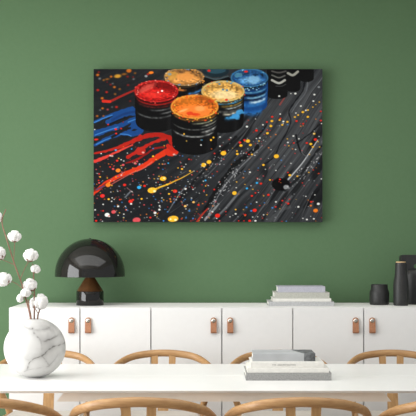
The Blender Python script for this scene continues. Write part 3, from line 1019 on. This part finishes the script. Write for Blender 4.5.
# far row, cut by the top of the picture
ell(216, 71, 13, 6, (24, 42, 50)); ell(216, 69.5, 10, 4, (50, 92, 108), a=.7); ell(209, 70.5, 1.6, 1.2, R_)
stroke([(204, 76), (216, 79), (228, 76)], 1.4, 1.4, (74, 92, 96), a=.8); stroke([(204, 80), (216, 83), (228, 80)], 6, 6, K)
for (xa, xb_, yb2) in [(267, 287.5, 99), (286, 300.5, 92), (299, 314, 82)]:
    c0 = (xa + xb_) / 2; w_ = (xb_ - xa) / 2
    mk = (np.abs(GX - c0) < w_) & (GY < yb2 - 4 + 4 * np.sqrt(np.clip(1 - ((GX - c0) / w_) ** 2, 0, 1)))
    blend(ss(-.1, 1, mk * 1.0), (14, 14, 15))
for q, w, c in [(((272, 80), (279, 83), (285, 80)), 2.2, (190, 190, 182)), (((272, 75), (279, 77.5), (285, 75.5)), 1.4, (104, 104, 100)), (((272, 71), (279, 72.5), (286, 71)), 1.6, (84, 82, 80)),
                (((288, 73), (293, 75), (298, 71.5)), 2.4, (168, 168, 158)), (((276, 86), (282, 86), (286, 84)), .8, (70, 70, 70))]:
    stroke(q, w, w, c, a=.9)
# orange and blue jar behind
jar(184, 76.5, 20, 9, 103, (196, 130, 60), (226, 160, 90), (150, 120, 80), K,
    [(5, 1.1, (190, 110, 50), -1, .2, .9), (9, 1.3, (60, 120, 180), .1, 1, 1), (13, 1.2, (150, 100, 60), -.4, .5, .8), (15, 1.6, (46, 104, 170), .3, 1, 1), (18, .8, (190, 200, 210), .3, .8, .9), (11.5, .7, (220, 224, 228), .3, .85, .9)],
    [(26, (232, 150, 60), 4), (12, (70, 130, 190), 3), (10, (224, 200, 170), 2)], fillrim=(120, 84, 48))
ell(172, 75, 6, 4.5, (206, 150, 66), a=.8, rough=.5); ell(186, 76.5, 9, 4.6, (228, 150, 74), 1.2, a=.9, rough=.5); ell(169.5, 74, 2, 1.3, (120, 150, 160), a=.8)
# blue jar
jar(249.5, 77.5, 18.8, 9.3, 113, (34, 84, 140), (110, 170, 216), (52, 108, 150), (16, 60, 118),
    [(3.5, 1.5, (16, 44, 80), -1, 1, .9), (6.5, .9, (90, 150, 180), -.9, 1, .9), (9.5, 1.5, (8, 16, 30), -1, 1, 1), (12, 1.2, (130, 180, 205), -.3, 1, .9), (14, 1.4, (10, 26, 50), -1, .8, 1), (16.5, 1.5, (190, 214, 226), -.1, 1, 1), (19, 2.0, (44, 112, 178), -1, 1, .8), (27, 3, (36, 110, 186), -.5, .8, .7)],
    [(18, (150, 200, 225), 5), (8, (34, 120, 190), 3)], fillrim=(30, 66, 104))
ell(253, 79.5, 6.5, 4.4, (128, 178, 214), 1.2, a=.8, rough=.5); ell(246, 71.4, 2, 1, R_); ell(238, 75, 4, 2.4, (96, 160, 178), a=.6, rough=.6)
# cream yellow jar
jar(223, 91, 21.8, 10.6, 133, (222, 170, 92), (240, 204, 140), (204, 176, 110), K,
    [(2.5, 1.1, (70, 150, 190), -.9, 1, 1), (5.5, 1.1, (160, 130, 60), -.2, 1, .8), (8, .9, (180, 190, 190), 0, 1, .8), (11, 1.3, (80, 80, 78), -.9, 1, .8), (13.5, 1.2, (214, 210, 190), -.1, .95, .9), (17.5, 2.0, (58, 146, 206), .0, .9, 1)],
    [(20, (236, 190, 100), 2), (14, (70, 150, 200), 4), (5, (225, 60, 40), 4)], fillrim=(196, 146, 70))
ell(226, 95, 11, 4, (244, 216, 160), 1.5, a=.7, rough=.6)
for x, y in [(219.5, 84), (223, 89.5), (227, 90)]:
    ell(x, y, 1.3, 1, (60, 120, 160), a=.8)
ell(226.5, 99.8, 1.6, 1, R_)
ell(236, 116, 4, 3, (64, 150, 210), .8, a=.9, rough=.7); ell(240, 112, 4, 2.6, (64, 150, 210), .8, a=.9, rough=.7)
# red jar
jar(156.3, 91, 22, 11, 132, (176, 22, 20), (204, 40, 34), (178, 30, 28), K,
    [(2.5, 1.6, (180, 30, 24), -1, 1, 1), (6, 1.0, (80, 24, 22), -1, 1, .8), (9, .9, (104, 106, 106), -.4, 1, .7), (12.5, .8, (140, 142, 142), .1, .95, .8), (16.5, .9, (96, 98, 98), -1, .9, .7)],
    [(26, (232, 70, 60), 3), (8, (240, 150, 140), 2)], fillrim=(104, 12, 12))
ell(147, 88, 9, 3, (238, 100, 86), 1.5, a=.65, rot=-.45, rough=.4); ell(166, 87, 8, 3.4, (130, 14, 14), 1.5, a=.6, rot=.4)
ell(162, 90.8, 1.1, .9, (255, 236, 230)); ell(158, 92.3, .9, .7, (250, 190, 180)); ell(152, 95, 8, 2.6, (226, 50, 40), 1.2, a=.7)
# orange jar in front
jar(194.6, 106.5, 24, 12, 155, (232, 112, 36), (242, 142, 60), (228, 140, 52), K,
    [(2.5, 1.3, (150, 96, 40), -1, 1, .8), (6, .9, (130, 132, 110), -.2, 1, .8), (9, .8, (150, 150, 140), .2, 1, .9), (12, .7, (110, 112, 110), -1, 1, .6), (15, .9, (170, 172, 170), .2, 1, .9), (19, .9, (150, 152, 150), -1, .9, .8), (16.5, .6, (120, 120, 118), .3, 1, .7)],
    [(36, (240, 160, 50), 2), (20, (226, 70, 24), 6), (14, (226, 190, 70), 6)], fillrim=(176, 90, 24))
ell(190, 102, 12, 5, (214, 120, 34), 1.5, a=.5, rough=.5)
ell(195, 111.5, 16, 5.8, (238, 126, 50), 1.0, a=.9, rough=.3); ell(200, 108.5, 5, 2.6, (246, 166, 96), 1, a=.8); ell(190, 113.5, 4, 1.6, (214, 52, 22), .7, a=.8, rough=.9); ell(196, 114.5, 3, 1.1, (214, 52, 22), .7, a=.8, rough=.9); ell(183, 110.5, 5, 1, (250, 180, 110), .6, a=.8, rot=-.35)
ell(205, 98, 8, 2.2, (150, 74, 24), 1.2, a=.6, rot=.35); ell(211, 101, 3, 1.6, (206, 70, 24), a=.7)
for x, y, r, c in [(184, 134, .8, Y_), (211, 140, 1, Y_), (213.5, 137.5, .9, Y_), (201, 145, .7, Wt), (186.5, 141, .7, (170, 140, 60)), (201, 140, .6, G_)]:
    ell(x, y, r, r, c)
# soft dark contact under the front jars
# black spill with its specks
ell(281, 184.5, 9, 6.6, (8, 8, 9), .8, rough=.15); ell(286.3, 187.3, 3, 2.2, (190, 192, 194), .6, a=.7, rough=.9)

# ---- splatter, as seen
D = []
def dots(col, lst):
    for q in lst:
        x, y, r = q[0], q[1], q[2]
        D.append((x, y, r, q[3] if len(q) > 3 else r * .78, col))
dots(R_, [(97.7, 90, 1.9), (106.5, 92, 1.7), (116.4, 107, 1.9), (108, 124.4, 1.2), (115.6, 129.2, 1.9), (121, 128.5, 1.3), (116, 133.5, 1.5), (96, 139.5, 2.6, 1), (117, 160.7, 1.8), (110, 167, 1.3), (99, 174, 1.2), (98.5, 180.5, 1.2),
          (124.5, 185, 2.3), (102.3, 196, 2.7), (103, 211, 1.2), (119.7, 199.7, 1.3), (130.5, 201.5, 2.6), (126, 210, 1.2), (96, 221, 1.7), (144.5, 186, 2), (175, 191.3, 2.5), (150.3, 217.7, 1.6), (132.8, 200, 1.7), (151.3, 205, .9),
          (192.5, 187.8, .9), (204, 190.5, 1), (214.3, 189.6, 1.3), (198.5, 205, 1.6), (217.5, 215.8, 3), (256.5, 130.5, 2), (240, 142.5, 2), (244.5, 140, 1.7), (267, 122, 1.4), (272.3, 116.8, 1.7), (267.5, 130, 1), (249, 154.5, 1), (225, 151, 1), (246.5, 152.5, .9),
          (296.7, 121, 1.7), (303.3, 123.7, 1.5), (321, 120.5, 1.5), (315.5, 139.5, 2.3, 1.9), (307, 143, 1.7), (294, 143, 1.3), (288, 172.5, 1.2), (321, 111.3, 1.4), (280.5, 118.5, 1.4), (261, 183.7, 1.8), (252, 196, 1.7), (255.5, 193, 1.2), (268.5, 195, 1.9),
          (254.7, 210.5, 2.5), (245.3, 215, 1.6), (238.7, 221, 1.1), (249.7, 221, 2.1), (244, 221, 1), (259.8, 205.8, .9), (280, 179.5, 1.4), (282.5, 200.8, 1.3), (288.3, 203.7, 1.7), (275.7, 207, 1.3), (311.3, 202, 1.6), (302.5, 183, .9), (319, 173.5, 1), (289.5, 199.5, .9), (189, 159.3, 1.2), (214.5, 153.5, 1.2), (229.3, 139.5, .9)])
dots((150, 34, 30), [(110.5, 84.5, 1.6), (127.5, 76.5, 1.8), (128, 85, 1.6), (130, 101, 1.2), (98.5, 72, 1.6), (98, 215, 1.5), (107, 82, 1), (133, 77, 1.3), (148, 74, 2), (101, 211, .8), (123, 122, .9)])
dots(O_, [(97.5, 74.8, 2.2), (111, 76.5, 1.8), (128.8, 70.5, 3), (114.3, 87, 1.9), (102, 98.2, 2.1), (102.4, 108.3, 1.7), (97, 116, 1.5), (103.3, 116, 1.2), (118, 170.5, 2.9), (108, 185, 3), (170, 199, 1.2), (170.7, 201.8, 1.3), (311, 205.8, 1.6), (315.8, 210.7, 2.8), (151, 72.5, 3, 1.6)])
dots((170, 104, 38), [(103.5, 80, 1.6), (124, 74, 3, 1.2), (119.5, 89, 1.6), (115, 94, 1.6), (135, 73, 1.5), (107, 79, 2.4, 1)])
dots((244, 176, 60), [(117.5, 76, 4, 2.1)])
dots(Y_, [(100, 177, 1.2), (108.5, 199.3, 1.7), (163, 178.7, 3.9, 2.6), (152, 190.4, 5.2, 3.3), (167, 184.7, 2, 1.3), (169, 194, 1.5), (141.5, 199, 1.6), (173, 219, 6.2, 3.6), (205.7, 186, 1), (203.5, 165, 3), (209, 162, 2.8), (223.5, 153.2, 3.3), (237.4, 154, 2), (237, 151, 1.2), (241, 145.5, 2.3), (248, 141, 2.5),
          (250.5, 145, 2.1), (267.5, 133.2, 2.1), (271, 126, 2.1), (272, 121, 2), (252, 154.5, 1.5), (279.7, 120, 1.5), (287.5, 121.8, 1.7), (282.4, 124.8, 1.6), (295, 117, 1.5), (308, 116.8, 1.9), (314.3, 133.7, 1.8), (311, 144, 2.2), (313, 147, 1.6), (289, 145.8, 1), (276.5, 156.3, 3), (319.7, 147, 1), (309.5, 154.5, .9), (290, 175.3, 2.1),
          (309, 172.5, 1.1), (303, 112, 2), (308, 110, 1.5), (298.3, 115, 1.4), (313, 107, 1), (319.5, 102, 1), (316, 104.5, .8), (263.5, 165, 1.9), (270, 180, 1.3), (234.5, 193.2, 2.6, 2.3), (235.7, 209.7, 1.3), (245, 184.5, .8), (297.5, 176.3, 1.4), (190, 171, 1.5), (182, 169, 1.6), (153, 156.3, 1.6), (178, 168, 1), (259, 141, 1.1)])
dots((236, 182, 100), [(193.5, 202.3, 1.9), (185.2, 206.3, 2)])
dots(Wt, [(103, 204.5, 1.2), (118, 206.5, 1.6), (107, 215, 2.9, 2.3), (109, 216.5, 1.5), (95, 210, 1.2), (131, 204, 1.6), (123.7, 214.3, 1.1), (118, 215.5, .9), (112, 198, 1), (111.5, 201.5, 1.1), (114, 199.5, .8), (168, 188, 1.1), (159.5, 206, 1.2), (159.3, 209.8, 1.7), (155, 213, 2.1), (155, 215.5, 1), (185.5, 189, 1.7), (212.5, 212, 1.3), (216.7, 218.6, .9), (247, 126.6, 1.7),
           (220, 137, 1.4, .8), (220, 146.3, 1.2), (283.5, 121.5, 1.5), (321.7, 123.5, 1), (293.5, 136, 1.4), (299, 138.8, 1.1), (288, 142.5, 1.3), (295.7, 149.5, 1), (276, 170.5, 1), (279.3, 96, 1.5), (295.5, 93.5, 1.7), (291, 93.5, .9), (314.5, 94.5, 1.6), (313.5, 101, 1.4), (301, 106, 1.4), (306, 110.3, 1.4), (280.3, 114, 1.2), (296, 113, 1.1), (250, 172.3, 1.4), (256.7, 202.3, 1.1),
           (235.7, 214, 1.4), (230, 217, .9), (255.5, 221, 1.6), (263.7, 215, 1), (276, 202, 1.4), (298.5, 207, 1.6), (318.5, 204, 2.2), (306, 196.5, 1), (315, 195, 1), (321.5, 179, 1), (303, 218.5, 1), (307, 219.7, 1.5), (314, 219, 1.3), (94.5, 129.5, 1), (260, 138, 1.2), (256.5, 138.5, 1), (263, 124.8, 1.2), (110, 155.8, 1), (121, 159.7, 1), (101, 153.6, 1)])
dots(G_, [(99.5, 78.5, 1.9), (319, 87, 1.9), (112.5, 83.5, 1.2), (133.5, 79, 1.4), (146, 76, 2.2), (100, 110, 1.2), (112, 107, 1), (140, 203, 1), (238, 217, 1)])
dots(B_, [(179, 192.5, 1), (167.5, 212, 1.1), (163.5, 221, 1.3), (123.5, 217.5, 1.2), (191.3, 200, 1), (189.3, 211, 1.4), (186, 218, 1.1), (193, 218.6, 1.2), (246.5, 207.5, 1.4), (251.3, 211, 1.5), (264.5, 203, .9), (251, 204, .8), (272.5, 208, 1.4), (161.5, 201, 1.2), (153.5, 196.5, .9), (153, 148.5, 1.1), (174, 199, .9)])
dots(Cy, [(115.6, 150.2, 1.5), (139, 187.5, 2.4), (205.5, 180.5, 1.5), (257, 183, 1.8), (247, 188.5, 1.7), (168.2, 163.2, 1.2), (131.5, 149, 1), (202, 140, .8)])
dots(P_, [(107.5, 109.5, 1.5), (123, 165, 2), (113, 169, 1.8), (99, 183, 1.5), (113.5, 212, 2.7, 2), (136.5, 220.3, 4.6, 3), (144, 205, 1.1), (219.5, 221, 1.2), (137, 161.5, 1.6), (135.5, 163.8, 1.8, 1)])
stroke([(155, 189.5), (160, 187.2), (167, 184.7), (175, 181), (183, 177.3), (193, 171.5)], 2.4, .7, (216, 168, 50))
for (x, y, rx, ry, c) in D:
    k_ = .70 if rx < 2.4 else .86
    ell(x, y + .35, rx * k_ * 1.05, ry * k_ * 1.05, (8, 8, 9), a=.5)
    far = x < 138 and y < 120
    ell(x, y, rx * k_, ry * k_, tuple(v * .8 for v in c) if far else c, soft=.9 if far else .35, rot=-.1)
for x, y, r in [(154.5, 191.3, 1.3), (170.5, 219.3, 1), (175.5, 220, 1.4), (164, 178.3, .9)]:
    ell(x, y, r, r * .8, (255, 240, 200), a=.9)
# fine random spray
cols = [Wt, Wt, R_, R_, Y_, O_, B_, P_, G_, G_, (160, 30, 26)]
for _ in range(740):
    x = rng.uniform(94, 322); y = 140 + 82 * rng.random() ** .9 if x < 200 else 105 + 117 * rng.random()
    if x > 232 and y < 118:
        continue
    if x < 182 and y < 158 and rng.random() < .75:
        continue
    dens = 1.0 if x < 210 else .55
    if rng.random() > dens or ((x - 194) ** 2 / 24 ** 2 + (y - 135) ** 2 / 20 ** 2 < 1) or (200 < x < 246 and y < 133):
        continue
    r = rng.uniform(.3, .75)
    ell(x, y, r * 1.1, r * .8, cols[rng.integers(len(cols))], a=.85)
IMG = np.clip(IMG, 4, 252)
lin = IMG / 255.0
lin = np.where(lin <= .04045, lin / 12.92, ((lin + .055) / 1.055) ** 2.4)
PRINT_GAIN = 1.0
lin = np.clip(lin * PRINT_GAIN, 0, .9)

PD = 6.031                # front face distance
sP = PD / F
px0, px1 = (X0 - 208) * sP, (X1 - 208) * sP
pz0, pz1 = H - (Y1 - HZ) * sP, H - (Y0 - HZ) * sP
pic = thing('canvas_picture', 'wide canvas print of open paint jars and colourful splatter, hanging on the green wall', 'picture', ((px0 + px1) / 2, PD + .018, pz0))
pw, phh = (px1 - px0) / 2, pz1 - pz0
obj('canvas_frame', box(-pw, pw, -.0175, WALL_Y - PD - .018, 0, phh, bevel=.0015), 'canvas_edge', pic, smooth=False)
me = bpy.data.meshes.new('print_sheet')
gxx = np.linspace(-pw + .001, pw - .001, nx); gzz = np.linspace(phh - .001, .001, ny)
AX, AZ = np.meshgrid(gxx, gzz)
co = np.stack([AX, np.full_like(AX, -.0182), AZ], -1).reshape(-1, 3)
ii = np.arange(nx * ny).reshape(ny, nx)
fc = np.stack([ii[:-1, :-1], ii[1:, :-1], ii[1:, 1:], ii[:-1, 1:]], -1).reshape(-1, 4)
me.vertices.add(len(co)); me.vertices.foreach_set('co', co.ravel())
me.loops.add(fc.size); me.loops.foreach_set('vertex_index', fc.ravel().astype(np.int32))
me.polygons.add(len(fc)); me.polygons.foreach_set('loop_start', np.arange(0, fc.size, 4, dtype=np.int32))
me.update(calc_edges=True)
ca_ = me.color_attributes.new('print', 'FLOAT_COLOR', 'POINT')
rgba = np.ones((nx * ny, 4), np.float32); rgba[:, :3] = lin.reshape(-1, 3)
ca_.data.foreach_set('color', rgba.ravel())
me.materials.append(M['print'])
po = bpy.data.objects.new('print_sheet', me)
C.objects.link(po); po.parent = pic

# ================================================================ light
w = bpy.data.worlds.new('World')
bpy.context.scene.world = w
w.use_nodes = True
bg = w.node_tree.nodes['Background']
bg.inputs['Color'].default_value = (.965, .985, 1.0, 1)
bg.inputs['Strength'].default_value = 0.50


def area(name, loc, rot, sx, sy, power, col=(1, 1, 1)):
    l = bpy.data.lights.new(name, 'AREA')
    l.shape = 'RECTANGLE'; l.size = sx; l.size_y = sy; l.energy = power; l.color = col
    o = bpy.data.objects.new(name, l)
    C.objects.link(o)
    o.location = loc; o.rotation_euler = rot
    return o


area('window_daylight', (WX - 0.02, ym, (WZ0 + WZ1) / 2), (0, -PI / 2, 0), WZ1 - WZ0 - .1, WY1 - WY0 - .1, 185, (.98, .99, 1))
area('ceiling_light', (-.3, 3.8, 2.88), (0, 0, 0), 4.0, 2.2, 56, (.98, .99, 1))

cam = bpy.data.cameras.new('camera')
cam.sensor_width = 36; cam.sensor_fit = 'HORIZONTAL'
cam.lens = F / 416 * 36
cam.shift_y = (HZ - 208) / 416
cam.clip_start = .05
co_ = bpy.data.objects.new('camera', cam)
C.objects.link(co_)
co_.location = (0, 0, H); co_.rotation_euler = (PI / 2, 0, 0)
sc = bpy.context.scene
sc.camera = co_
sc.view_settings.view_transform = 'Standard'
sc.view_settings.look = 'None'
sc.view_settings.gamma = 1
sc.view_settings.use_curve_mapping = False
sc.view_settings.exposure = -0.17
